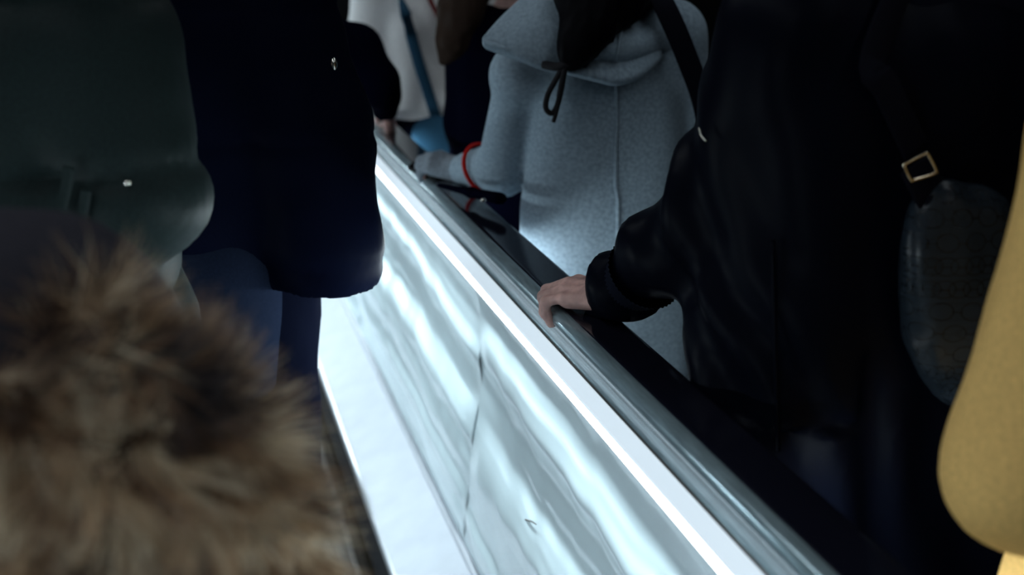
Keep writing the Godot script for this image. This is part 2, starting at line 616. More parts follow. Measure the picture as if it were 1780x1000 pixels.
func hair_cap(j: Dictionary, node: Node3D, m: String, long := []) -> void:
	var c: Vector3 = j.head
	var f: Vector3 = j.f
	var u := Vector3.UP
	var P := [cap(c - f * 0.01 + u * 0.045, c - f * 0.035 + u * 0.02, 0.085, 0.092), cap(c - f * 0.045, c - f * 0.04 - u * 0.06, 0.078, 0.055)]
	P.append_array(long)
	obj("hair", net(P, 0.008, 0.03, j.base, func(p: Vector3) -> float: return noise.get_noise_3d(p.x * 420, p.y * 40, p.z * 420) * 0.006, []), M[m], node)
func torso_prims(j: Dictionary, r_chest: float, r_waist: float, r_hem: float, hem: float, half := 0.085) -> Array:
	var P := []
	for x in [-1.0, 1.0]:
		var c: Vector3 = j.chest + j.r * (half * x)
		var w: Vector3 = j.waist + j.r * (half * x)
		var hm: Vector3 = j.base + j.r * (half * 1.1 * x) + Vector3(0, hem, 0)
		P.append(cap(c + Vector3(0, 0.05, 0), w, r_chest, r_waist))
		P.append(cap(w, hm, r_waist, r_hem))
		P.append(cap(j["sh_l" if x < 0 else "sh_r"], j.chest + Vector3(0, 0.08, 0), 0.075, r_chest))
	P.append(cap(j.chest + Vector3(0, 0.05, 0), j.waist, r_chest, r_waist))
	P.append(cap(j.waist, j.base + Vector3(0, hem, 0), r_waist, r_hem))
	P.append(cap(j.chest + Vector3(0, 0.1, 0), j.neck - Vector3(0, 0.03, 0), 0.10, 0.075))
	return P
func arm_prims(j: Dictionary, e: String, ra: float, re: float, rw: float) -> Array:
	return [cap(j["sh" + e], j["el" + e], ra, re), cap(j["el" + e], j["wr" + e], re, rw)]

func person(called_label: String, j: Dictionary) -> Node3D:
	return thing("person", called_label, "person", j.base)

# ---------------------------------------------------------------- the moving walkway
const RAIL_X := 0.5775          # middle of the balustrade between the two lanes
const OUTER_X := -0.8125
const Z0 := 0.6
const Z1 := -8.4
func mirror(p: Array, on: bool) -> Array:
	if not on:
		return p
	var out := []
	for q in p:
		out.append(Vector2(2.0 * RAIL_X - q.x, q.y))
	return out
func warped_panel(x: float, out_dir: float, za: float, zb: float, seed_: float) -> ArrayMesh:
	# a thin sheet that has buckled lengthwise between its clamped edges; the joints lean a little, as on an inclined walkway
	var rows := []
	var y0 := 0.243
	var y1 := 0.921
	var ny := 120
	var nz := 64
	for side in 2:
		for a in (ny + 1):
			var i: int = a if side == 0 else ny - a
			var y := lerpf(y0, y1, float(i) / ny)
			var row := PackedVector3Array()
			for k in (nz + 1):
				var t := float(k) / nz
				var z := lerpf(za, zb, t) - 0.21 * (0.876 - y)
				var clamp_edge := smoothstep(0.0, 0.05, y - y0) * smoothstep(0.0, 0.10, y1 - y)
				var wander := 0.05 * noise2.get_noise_2d(z * 60.0 + seed_ * 31.0, 7.0) + 0.018 * noise2.get_noise_2d(z * 520.0 + seed_ * 31.0, y * 150.0)
				var u := y + wander + 0.035 * z * 0.5
				var w := 0.028 * noise2.get_noise_2d(u * 520.0 + seed_ * 57.0, z * 26.0 + seed_ * 90.0)
				w += 0.0014 * noise2.get_noise_2d(u * 1700.0 + seed_ * 13.0, z * 60.0)
				w *= lerpf(0.35, 1.0, smoothstep(0.0, 0.06, t) * smoothstep(1.0, 0.94, t))
				var off := w * clamp_edge + (0.0 if side == 0 else -0.004)
				var bow := 0.010 * smoothstep(0.80, 0.92, y) - 0.008 * smoothstep(0.92, 0.76, y) + 0.016 * smoothstep(0.70, 0.24, y)
				row.append(Vector3(x + out_dir * (off + bow * smoothstep(0.0, 0.03, y1 - y)), y, z))
			rows.append(row)
	return grid_mesh(rows, false, true)
func build_walkway() -> void:
	var zm := (Z0 + Z1) * 0.5
	var len_ := Z0 - Z1
	# lanes
	for a in [["walkway_tread", "dark grooved metal tread of walkway lane beside fur hood and puffer jackets", -0.62, 0.385], ["walkway_tread", "dark grooved metal tread of walkway lane under the grey hooded coat", 0.77, 1.80]]:
		var n := structure(a[0], a[1], "floor", Vector3((a[2] + a[3]) * 0.5, 0, zm))
		var w: float = a[3] - a[2]
		var b := obj("tread_base", box_mesh(Vector3(w, 0.06, len_)), M.tread, n)
		b.position.y = -0.04
		var cl := box_mesh(Vector3(0.012, 0.012, len_))
		var cnt := int(w / 0.03)
		for i in cnt:
			var c := obj("cleat", cl, M.tread, n)
			c.position = Vector3(-w * 0.5 + (i + 0.5) * w / cnt, -0.006, 0)
	var bal := structure("walkway_balustrade", "bright warped white panel balustrade with light strip between two walkway lanes", "balustrade", Vector3(0, 0, 0))
	for side in 3:
		if side == 2:                                       # the other side of the lane, across from the panels
			bal = structure("walkway_balustrade", "white panel balustrade with light strip on the outer side of the lane", "balustrade", Vector3(OUTER_X - RAIL_X, 0, 0))
		var mi := side >= 1
		var sx := -1.0 if not mi else 1.0
		# polished guide: bead under the rail, then a cove
		var guide := curve2([Vector2(0.5455, 1.0285), Vector2(0.538, 1.0275), Vector2(0.5305, 1.0235), Vector2(0.5265, 1.0165), Vector2(0.5265, 1.009), Vector2(0.5295, 1.001), Vector2(0.5340, 0.991), Vector2(0.5372, 0.980), Vector2(0.5380, 0.970), Vector2(0.5360, 0.9655)], 6)
		guide.append_array([Vector2(0.560, 0.9655), Vector2(0.560, 1.0285)])
		obj("rail_guide", extrude(mirror(guide, mi), Z0, Z1), M.steel, bal).position.x = -0.0175 if mi else 0.0
		obj("guide_lip", extrude(mirror([Vector2(0.5375, 0.9665), Vector2(0.5335, 0.9650), Vector2(0.5345, 0.9625), Vector2(0.540, 0.9625)], mi), Z0, Z1), M.edge_steel, bal)
		# lamp housing: opal cover over the strip, the strip itself, black gap below
		obj("light_cover", extrude(mirror([Vector2(0.5350, 0.9625), Vector2(0.5168, 0.9490), Vector2(0.5160, 0.9470), Vector2(0.5165, 0.9450), Vector2(0.5390, 0.9450), Vector2(0.545, 0.9625)], mi), Z0, Z1), M.light_cover, bal)
		obj("light_strip", extrude(mirror([Vector2(0.5280, 0.9449), Vector2(0.5320, 0.9080), Vector2(0.538, 0.9080), Vector2(0.538, 0.9449)], mi), Z0, Z1), M.led, bal)
		obj("panel_clamp", extrude(mirror([Vector2(0.5385, 0.9085), Vector2(0.5545, 0.9085), Vector2(0.5600, 0.9150), Vector2(0.5600, 0.960), Vector2(0.5385, 0.960)], mi), Z0, Z1), M.edge_steel, bal)
		var px: float = 0.55 if not mi else 2.0 * RAIL_X - 0.55
		var joint := [0.45, -0.61, -2.11, -3.61, -5.11, -6.61, -8.0]
		for i in joint.size() - 1:
			obj("panel", warped_panel(px, sx, joint[i] - 0.0006, joint[i + 1] + 0.0006, float(i + side * 9)), M.panel, bal)
		# sloping deck below the panels, its upper bead and outer edge trim
		obj("deck", extrude(mirror([Vector2(0.551, 0.246), Vector2(0.530, 0.236), Vector2(0.392, 0.163), Vector2(0.388, 0.157), Vector2(0.388, 0.146), Vector2(0.420, 0.140), Vector2(0.551, 0.20)], mi), Z0, Z1), M.deck_white, bal)
		obj("deck_bead", extrude(mirror(curve2([Vector2(0.5520, 0.252), Vector2(0.5400, 0.2535), Vector2(0.5310, 0.2480), Vector2(0.5290, 0.2355)], 5) + [Vector2(0.552, 0.240)], mi), Z0, Z1), M.deck_white, bal)
		obj("deck_edge_trim", extrude(mirror([Vector2(0.3925, 0.1645), Vector2(0.3865, 0.1600), Vector2(0.3840, 0.1540), Vector2(0.3840, 0.140), Vector2(0.3875, 0.140), Vector2(0.3878, 0.158)], mi), Z0, Z1), M.trim_alu, bal)
		obj("skirt", extrude(mirror([Vector2(0.390, 0.150), Vector2(0.390, -0.07), Vector2(0.400, -0.07), Vector2(0.400, 0.150)], mi), Z0, Z1), M.dark_gap, bal)
		var l := AreaLight3D.new()
		l.name = "light_strip_glow"
		bal.add_child(l, true)
		l.area_size = Vector2(len_ - 0.4, 0.012)
		l.light_color = Color(0.90, 0.97, 1.0)
		l.light_energy = STRIP[side]
		l.area_range = 8.0
		l.shadow_enabled = true
		var dir := Vector3(sx * 0.85, -0.53, 0).normalized()
		var bz := -dir
		var bx := Vector3(0, 0, 1)
		l.transform = Transform3D(Basis(bx, bz.cross(bx).normalized(), bz), Vector3(RAIL_X + sx * 0.0525, 0.9365, zm))
	# scuffs on the panel, drawn by shoes and bags
	var sc := smooth_path([pz(903, 901, -1) , pz(915, 904, -1), pz(926, 908, -1), pz(932, 912, -1)], 4)
	var sp := PackedVector3Array()
	for q in sc:
		var d := q - EYE
		sp.append(EYE + d * (0.5475 / d.x))
	obj("outer_cladding", extrude([Vector2(0.535, 0.0), Vector2(0.5680, 0.0), Vector2(0.5680, 1.0), Vector2(0.535, 1.0)], Z0, Z1), M.dark_gap, bal)
	bal = get_node("walkway_balustrade")
	obj("scuff", tube(sp, 0.0022, 0.0008, Vector3.ZERO, 6), M.edge_steel, bal)
	obj("balustrade_core", extrude([Vector2(0.5745, 0.0), Vector2(0.5805, 0.0), Vector2(0.5805, 1.0), Vector2(0.5745, 1.0)], Z0, Z1), M.dark_gap, bal)
	# moving rubber rail on top
	var prof := curve2([Vector2(0.5460, 1.0160), Vector2(0.5435, 1.0230), Vector2(0.5440, 1.0285), Vector2(0.5480, 1.0302), Vector2(0.5600, 1.0308), Vector2(0.5775, 1.0310), Vector2(0.5950, 1.0308), Vector2(0.6045, 1.0300), Vector2(0.6110, 1.0265), Vector2(0.6125, 1.0200), Vector2(0.6100, 1.0160)], 5)
	var rail := obj("handrail", extrude(prof, Z0, Z1), M.gloss_black, self)
	var rail2 := obj("handrail", extrude(prof, Z0, Z1), M.gloss_black, self)
	rail2.name = "handrail_001"
	rail2.position.x = OUTER_X - RAIL_X
	tag(rail2, "glossy black rubber handrail on the outer side of the lane", "handrail")
	tag(rail, "glossy black rubber handrail running along the lit balustrade", "handrail")

const STRIP := [8.5, 1.35, 5.6]
const TUBE := [2.6, 0.9]

# ---------------------------------------------------------------- hall
func build_hall() -> void:
	for a in [["floor", "dark hall floor below the walkway", "floor", Vector3(0.6, -0.17, -3.9), Vector3(9.0, 0.2, 12.4), "hall_floor"],
		["ceiling", "dark ceiling above the walkway", "ceiling", Vector3(0.6, 3.2, -3.9), Vector3(9.0, 0.2, 12.4), "hall_ceiling"],
		["wall_left", "dark wall left of the walkway", "wall", Vector3(-3.9, 1.5, -3.9), Vector3(0.2, 3.4, 12.4), "hall_wall"],
		["wall_right", "dark wall right of the walkway", "wall", Vector3(5.1, 1.5, -3.9), Vector3(0.2, 3.4, 12.4), "hall_wall"],
		["wall_back", "dark wall behind the crowd", "wall", Vector3(0.6, 1.5, -10.0), Vector3(9.0, 3.4, 0.2), "hall_wall"],
		["wall_front", "dark wall at the near end of the hall", "wall", Vector3(0.6, 1.5, 2.3), Vector3(9.0, 3.4, 0.2), "hall_wall"]]:
		var o := obj(a[0], box_mesh(a[4]), M[a[5]], self)
		o.position = a[3]
		tag(o, a[1], a[2], "structure")
	for k in 2:
		var x: float = [-0.95, 1.5][k]
		var n := thing("ceiling_light", ["long tube light on the ceiling above the fur hood", "long tube light on the ceiling above the black bomber jacket"][k], "light", Vector3(x, 2.98, -1.5))
		var h := obj("housing", box_mesh(Vector3(0.16, 0.06, 7.0)), M.hall_wall, n)
		h.position.y = 0.09
		var t := obj("light_tube", extrude(curve2([Vector2(-0.05, 0.06), Vector2(-0.045, 0.02), Vector2(0, 0.0), Vector2(0.045, 0.02), Vector2(0.05, 0.06)], 4), -3.4, 3.4), M.tube_glow, n)
		t.position.y = 0.0
		var l := AreaLight3D.new()
		l.name = "tube_glow"
		n.add_child(l, true)
		l.area_size = Vector2(0.09, 6.8)
		l.light_color = Color(0.93, 0.97, 1.0)
		l.light_energy = TUBE[k]
		l.area_range = 9.0
		l.shadow_enabled = true
		l.rotation_degrees = Vector3(-90, 0, 0)
		l.position.y = -0.012

# ---------------------------------------------------------------- the crowd
func folds(amp: float, f: Vector3, seed_ := 0.0) -> Callable:
	return func(p: Vector3) -> float: return noise.get_noise_3d(p.x * f.x + seed_, p.y * f.y, p.z * f.z) * amp
func clip_at(p: Vector3, n: Vector3) -> Array:      # removes what lies beyond p along n
	return [n.normalized(), n.normalized().dot(p)]

func build_bomber_man() -> void:
	var wr := Vector3(0.604, 1.066, -1.518)
	var o := {"sh_l": Vector3(0.715, 1.475, -1.24), "el_l": Vector3(0.690, 1.245, -1.325), "wr_l": wr, "el_r": Vector3(1.13, 1.20, -1.22), "wr_r": Vector3(1.06, 1.02, -1.40)}
	var j := joints(Vector2(0.885, -1.25), 0.0, 1.83, o)
	var node := person("person in black bomber jacket resting a bare hand on the handrail", j)
	# the hand that rests on the rail, fingers closed over its far edge
	var T := look_hand(wr, Vector3(-0.60, -0.05, -0.80), Vector3(-0.10, 1.0, 0.12))
	var H := hand_prims(T, 1.0, [[0.42, 0.95, 0.5], [0.42, 1.05, 0.5], [0.40, 1.12, 0.5], [0.30, 1.20, 0.5]], 0.05, 0.98, 0.9)
	H.append(cap(wr + (j.el_l - wr) * 0.25, T * Vector3(0, 0.0, -0.03), 0.027, 0.021, Vector3(1.1, 0.85, 1.1)))
	var right: Array = relaxed_hand(j, "_r")
	# body first, the hand on its own fine grid
	skin_body(j, node, [H, right], "skin", 0.0032, 0.007)
	var P := torso_prims(j, 0.135, 0.135, 0.150, 0.70, 0.125)
	P.append_array(arm_prims(j, "_l", 0.095, 0.085, 0.052))
	P.append_array(arm_prims(j, "_r", 0.095, 0.08, 0.055))
	var ea: Vector3 = j.el_l
	var ax: Vector3 = (wr - ea)
	var wrk := func(p: Vector3) -> float:
		var d := noise.get_noise_3d(p.x * 45.0, p.y * 22.0, p.z * 45.0) * 0.012
		var t := (p - ea).dot(ax) / ax.length_squared()
		if p.x < 0.76 and p.y > 1.0 and t > -0.6:
			var ring := sin(t * 17.0 + noise.get_noise_3d(p.x * 30, p.y * 30, p.z * 30) * 4.0)
			d += -0.009 * ring * smoothstep(-0.6, 0.1, t)
		else:
			d += sin(p.x * 55.0 + p.y * 16.0 + p.z * 40.0 + noise.get_noise_3d(p.x * 20, p.y * 10, p.z * 20) * 5.0) * 0.009 * smoothstep(1.3, 1.05, p.y)
		return d
	var cut := clip_at(wr + (ea - wr) * 0.20, wr - ea)
	var body := obj("jacket", net(P, 0.010, 0.035, j.base, wrk, [[Vector3.DOWN, -0.70]]), M.black_nylon, node)
	body.set_meta("label", "black nylon bomber jacket")
	# ribbed cuff
	var dirw := (wr - ea).normalized()
	var c0 := wr + (ea - wr) * 0.27
	var c1 := wr + (ea - wr) * 0.02
	var rows := []
	var sx := dirw.cross(Vector3.UP).normalized()
	var sy := sx.cross(dirw).normalized()
	for i in 9:
		var t := i / 8.0
		var row := PackedVector3Array()
		for k in 96:
			var an := TAU * k / 96.0
			var rr := lerpf(0.058, 0.041, t) + 0.0011 * cos(k * PI) + (0.004 if i == 0 else 0.0) - (0.004 if i == 8 else 0.0)
			row.append(c0.lerp(c1, t) - j.base + (sx * cos(an) * 1.05 + sy * sin(an) * 0.92) * rr)
		rows.append(row)
	obj("ribbed_cuff", grid_mesh(rows, true), M.navy_knit, body)
	legwear(j, node, "trouser")
	hair_cap(j, node, "black_hair")
	obj("collar", net([cap(j.neck - Vector3(0.05, 0.02, -0.02), j.neck + Vector3(0.05, -0.02, 0.02), 0.075)], 0.01, 0.02, j.base, null, [[Vector3.UP, j.neck.y + 0.035]]), M.navy_knit, body)
	# short zip on the sleeve: little silver teeth
	var zp := smooth_path([hit(P, 0.035, 1215, 222, 0.012), hit(P, 0.035, 1219, 236, 0.012), hit(P, 0.035, 1228, 246, 0.012)], 4)
	obj("sleeve_zip", tube(zp, 0.0016, 0.0016, j.base, 5), M.silver, body)
	# seam of the side panel
	var sp := PackedVector3Array()
	for i in 14:
		sp.append(hit(P, 0.035, 1343 + i * 0.7, 420 + i * 28, 0.006))
	obj("side_seam", tube(sp, 0.003, 0.003, j.base, 5), M.black_nylon, body)
	build_crossbody(P)

func build_crossbody(P: Array) -> void:
	# the bag that hangs on the man's back
	var top := hit(P, 0.035, 1600, 300, 0.03)
	var n := thing("crossbody_bag", "black patent crossbody bag with embossed ring pattern and silver strap buckle", "bag", top)
	var sp := PackedVector3Array()
	sp.append_array(PackedVector3Array([Vector3(0.835, 1.47, -1.405), Vector3(0.820, 1.575, -1.33), Vector3(0.812, 1.597, -1.245), Vector3(0.805, 1.565, -1.165)]))
	for q in [[1518, 100], [1540, 150], [1575, 225], [1592, 262]]:
		sp.append(hit(P, 0.035, q[0], q[1], 0.012))
	var sling := obj("strap", band(smooth_path(Array(sp), 5), Vector3(0.1, 0.1, 1), 0.036, 0.004, top), M.strap_black, n)
	# rectangular ring
	var z := top.z + 0.012
	var ring := []
	for q in [[1572, 290], [1577, 283], [1606, 268], [1613, 269], [1627, 296], [1624, 302], [1589, 313], [1583, 312]]:
		ring.append(pz(q[0], q[1], z))
	obj("buckle", tube(smooth_path(ring, 4, true), 0.0020, 0.0020, top, 8, true), M.buckle, sling)
	var tab := [pz(1592, 285, z - 0.006), pz(1608, 318, z - 0.004), pz(1625, 352, z - 0.010), pz(1640, 385, z - 0.016)]
	obj("strap_tab", band(smooth_path(tab, 5), Vector3(0.1, 0.15, 1), 0.044, 0.006, top), M.strap_black, n)
	# body of the bag: a soft pouch, wide at the bottom
	var zb := z - 0.012
	var B := []
	B.append(cap(pz(1632, 350, zb), pz(1668, 440, zb), 0.026, 0.050, Vector3(1, 1, 0.55)))
	B.append(cap(pz(1650, 420, zb), pz(1672, 540, zb), 0.042, 0.058, Vector3(1, 1, 0.55)))
	B.append(cap(pz(1690, 430, zb), pz(1740, 560, zb), 0.045, 0.075, Vector3(1, 1, 0.5)))
	B.append(cap(pz(1672, 540, zb), pz(1730, 640, zb), 0.052, 0.065, Vector3(1, 1, 0.55)))
	var body := obj("pouch", net(B, 0.007, 0.04, top, func(p: Vector3) -> float: return noise.get_noise_3d(p.x * 90, p.y * 70, p.z * 60) * 0.007), M.patent, n)
	var pp := []
	for q in [[1618, 340], [1597, 400], [1612, 460], [1632, 545], [1680, 650], [1740, 730]]:
		pp.append(pz(q[0], q[1], zb + 0.01))
	obj("piping", tube(smooth_path(pp, 8), 0.0035, 0.0035, top, 7), M.strap_black, body)

func build_grey_woman() -> void:
	var o := {"sh_l": Vector3(0.692, 1.292, -2.28), "el_l": pz(876, 292, -2.36), "wr_l": pz(803, 296, -2.50), "sh_r": Vector3(0.990, 1.365, -2.23), "el_r": Vector3(1.06, 1.09, -2.26), "wr_r": Vector3(1.0, 1.0, -2.47)}
	var j := joints(Vector2(0.865, -2.245), 0.0, 1.64, o)
	var node := person("person seen from behind in grey hooded wool coat leaning an elbow on the handrail", j)
	var wr: Vector3 = j.wr_l
	var T := look_hand(wr, pz(724, 268, -2.59) - wr, Vector3(0.15, 0.8, 0.6))
	var bare := hand_prims(T, 1.0, [[0.5, 0.9, 0.5], [0.55, 0.95, 0.5], [0.6, 1.0, 0.5], [0.6, 1.0, 0.5]], 0.04, 0.85, 0.6)
	skin_body(j, node, [bare, relaxed_hand(j, "_r")], "skin")
	var glove := hand_prims(T, 1.0, [[0.5, 0.9, 0.5], [0.55, 0.95, 0.5], [0.6, 1.0, 0.5], [0.6, 1.0, 0.5]], 0.04, 0.90, 0.6, 1.25)
	glove.append(cap(wr - (wr - j.el_l) * 0.18, T * Vector3(0, 0, -0.02), 0.036, 0.026))
	var gl := obj("glove", net(glove, 0.0045, 0.010, j.base, func(p: Vector3) -> float: return sin(p.z * 700.0 + p.x * 300.0) * 0.0006), M.grey_rib, node)
	gl.set_meta("label", "ribbed grey knit glove")
	var C := torso_prims(j, 0.115, 0.125, 0.150, 0.62, 0.055)
	C.append(cap(j.sh_l, j.el_l, 0.060, 0.060))
	C.append(cap(j.el_l, j.el_l.lerp(wr, 0.92), 0.058, 0.040))
	C.append_array(arm_prims(j, "_r", 0.075, 0.07, 0.05))
	var wrk := func(p: Vector3) -> float:
		var d := noise.get_noise_3d(p.x * 38.0, p.y * 14.0, p.z * 38.0) * 0.008
		d += sin(p.x * 42.0 + noise.get_noise_3d(p.x * 12, p.y * 9, 9.0) * 3.0) * 0.005 * smoothstep(1.3, 1.0, p.y)
		return d
	var cut := clip_at(wr + (wr - j.el_l) * 0.05, wr - j.el_l)
	var coat := obj("coat", net(C, 0.010, 0.014, j.base, wrk, [[Vector3.DOWN, -0.62]]), M.grey_wool, node)
	coat.set_meta("label", "grey heather wool coat")
	# raised seam down the middle of the back
	var sp := PackedVector3Array()
	for i in 18:
		sp.append(hit(C, 0.014, [1072, 1070, 1074, 1080][mini(i / 5, 3)] + 0.0, 135 + i * 21, 0.006))
	obj("back_seam", tube(smooth_path(Array(sp), 3), 0.0042, 0.0042, j.base, 6), M.grey_wool, coat)
	# hood lying on the shoulders, in three folds
	var zb := -2.135
	var left := [
		[pz(905, 2, zb - 0.10), pz(870, 35, zb - 0.065), pz(842, 68, zb - 0.030), pz(847, 82, zb - 0.045)],
		[pz(950, 0, zb - 0.03), pz(925, 40, zb + 0.010), pz(892, 86, zb + 0.022), pz(894, 96, zb + 0.004)],
		[pz(985, 10, zb - 0.01), pz(965, 55, zb + 0.035), pz(940, 108, zb + 0.044), pz(941, 117, zb + 0.022)],
		[pz(1010, 20, zb - 0.01), pz(1000, 70, zb + 0.03), pz(985, 114, zb + 0.035), pz(984, 126, zb + 0.025)]]
	var h := obj("hood", sheet(left, 0.010, j.base), M.grey_wool, node)
	obj("hood_rim", tube(smooth_path([pz(846, 62, zb - 0.030), pz(843, 72, zb - 0.024), pz(866, 80, zb + 0.006), pz(893, 91, zb + 0.022), pz(941, 112, zb + 0.044), pz(984, 121, zb + 0.040)], 6), 0.0045, 0.0045, j.base, 8), M.grey_wool, h)
	var pouch := [
		[pz(990, 30, zb - 0.01), pz(990, 70, zb + 0.035), pz(994, 96, zb + 0.030), pz(1000, 106, zb - 0.008)],
		[pz(1030, 36, zb - 0.02), pz(1035, 75, zb + 0.045), pz(1042, 102, zb + 0.036), pz(1042, 113, zb - 0.008)],
		[pz(1075, 30, zb - 0.02), pz(1078, 75, zb + 0.050), pz(1080, 106, zb + 0.040), pz(1080, 117, zb - 0.008)],
		[pz(1120, 30, zb - 0.02), pz(1122, 68, zb + 0.035), pz(1124, 92, zb + 0.030), pz(1120, 103, zb - 0.008)],
		[pz(1150, -5, zb - 0.04), pz(1160, 30, zb + 0.0), pz(1166, 70, zb + 0.01), pz(1166, 84, zb + 0.0)]]
	obj("hood_pouch", sheet(pouch, 0.010, j.base), M.grey_wool, h)
	var roll := [
		[pz(985, 116, zb + 0.046), pz(985, 124, zb + 0.052), pz(987, 127, zb + 0.020)],
		[pz(1030, 123, zb + 0.060), pz(1032, 134, zb + 0.066), pz(1034, 139, zb + 0.022)],
		[pz(1072, 127, zb + 0.064), pz(1072, 142, zb + 0.070), pz(1072, 146, zb + 0.022)],
		[pz(1110, 118, zb + 0.054), pz(1112, 130, zb + 0.058), pz(1112, 134, zb + 0.018)],
		[pz(1148, 88, zb + 0.022), pz(1150, 98, zb + 0.026), pz(1150, 102, zb + 0.008)]]
	obj("hood_hem", sheet(roll, 0.007, j.base), M.grey_wool, h)
	var hs := smooth_path([pz(1082, 34, zb + 0.012), pz(1079, 60, zb + 0.046), pz(1074, 90, zb + 0.062), pz(1072, 106, zb + 0.048)], 5)
	obj("hood_seam", tube(hs, 0.0042, 0.0042, j.base, 6), M.grey_wool, h)
	# long dark hair gathered into the hood
	var long := chain([j.head - Vector3(0, 0.03, -0.06), pz(1030, -10, zb + 0.02), pz(1022, 45, zb + 0.055), pz(1000, 85, zb + 0.07), pz(985, 112, zb + 0.06)], [0.080, 0.066, 0.046, 0.030, 0.012])
	long.append_array(chain([pz(1090, -20, zb - 0.03), pz(1080, 10, zb + 0.02), pz(1050, 45, zb + 0.05)], [0.06, 0.035, 0.012]))
	hair_cap(j, node, "black_hair", long)
	# black tie: bow loop and hanging ends
	var zt := zb + 0.075
	obj("tie_cord", tube(smooth_path([pz(985, 108, zt), pz(968, 135, zt - 0.005), pz(952, 165, zt - 0.012), pz(949, 188, zt - 0.018), pz(960, 197, zt - 0.018), pz(970, 180, zt - 0.014), pz(977, 150, zt - 0.008), pz(983, 112, zt)], 6), 0.0055, 0.0055, j.base, 7), M.cord, node)
	obj("tie_cord", tube(smooth_path([pz(984, 108, zt + 0.004), pz(975, 150, zt), pz(968, 190, zt - 0.012), pz(962, 212, zt - 0.02)], 6), 0.0055, 0.004, j.base, 7), M.cord, node)
	obj("tie_cord", tube(smooth_path([pz(945, 112, zt - 0.03), pz(965, 116, zt - 0.01), pz(986, 112, zt + 0.004), pz(1020, 104, zt)], 6), 0.0085, 0.0075, j.base, 7), M.cord, node)
	legwear(j, node, "trouser")
	# strap over her right shoulder
	var st := PackedVector3Array()
	for q in [[1128, -40, -2.17], [1150, 0, -2.105], [1176, 55, -2.082], [1200, 115, -2.080], [1218, 165, -2.083], [1230, 220, -2.09], [1242, 300, -2.10]]:
		st.append(pz(q[0], q[1], q[2]))
	var bag := thing("shoulder_bag", "wide black strap of a shoulder bag over the grey coat's shoulder", "bag", Vector3(1.06, 0.72, -2.2))
	obj("strap", band(smooth_path(Array(st), 5), Vector3(0, 0.25, 1), 0.046, 0.004, bag.position), M.strap_black, bag)
	var bp := [cap(Vector3(1.08, 0.95, -2.15), Vector3(1.10, 0.72, -2.15), 0.06, 0.08, Vector3(0.7, 1, 1.5))]
	obj("pouch", net(bp, 0.012, 0.02, bag.position), M.black_cloth, bag)
	# phone in her glove
	var ph_at := T * Vector3(0.006, -0.030, -0.085)
	var phn := thing("phone", "dark phone held in the ribbed grey glove", "phone", ph_at)
	var pm := obj("case", box_mesh(Vector3(0.058, 0.009, 0.105)), M.phone, phn)
	pm.basis = T.basis
	# small black bag hung on her forearm by a red cord
	var ca := pz(812, 316, -2.40)
	var wb := thing("clutch_bag", "flat black clutch resting on handrail under grey sleeve with red wrist loop", "bag", Vector3(0.60, 1.032, -2.42))
	var CB := [cap(ph(762, 322, 1.054), ph(820, 335, 1.058), 0.006, 0.012, Vector3(1, 0.8, 1)), cap(ph(820, 335, 1.058), ph(868, 345, 1.064), 0.012, 0.016, Vector3(1, 0.8, 1))]
	var pouch2 := obj("pouch", net(CB, 0.006, 0.012, wb.position), M.black_cloth, wb)
	var e2: Vector3 = j.el_l.lerp(wr, 0.42)
	var axis: Vector3 = (wr - j.el_l).normalized()
	var lx := axis.cross(Vector3.UP).normalized()
	var ly := lx.cross(axis).normalized()
	var loop := []
	for k in 16:
		var an := TAU * k / 16.0
		loop.append(e2 + (lx * cos(an) + ly * sin(an)) * 0.056 + axis * 0.02 * sin(an))
	obj("wrist_loop", band(smooth_path(loop, 3, true), axis.cross(Vector3(0, 0, 1)).normalized() + Vector3(0, 0.2, 0.6), 0.010, 0.004, wb.position, true), M.red_strap, wb)
	var sn := SphereMesh.new()
	sn.radius = 0.006
	sn.height = 0.009
	var sno := obj("snap", sn, M.silver, pouch2)
	sno.position = ph(840, 348, 1.074) - wb.position

func build_puffer(j: Dictionary, node: Node3D, P: Array, m: String, pitch: float, depth: float, cell := 0.011, hem := 0.8) -> void:
	var wrk := func(p: Vector3) -> float:
		var v := fposmod(p.y + 0.015 * noise.get_noise_2d(p.x * 30, p.z * 30), pitch) / pitch
		var d := -depth * (sqrt(maxf(0.0, 1.0 - pow(2.0 * v - 1.0, 4.0))) - 0.5)
		d += noise.get_noise_3d(p.x * 60, p.y * 60, p.z * 60) * 0.007
		return d
	obj("jacket", net(P, cell, 0.03, j.base, wrk, [[Vector3.DOWN, -hem]]), M[m], node)

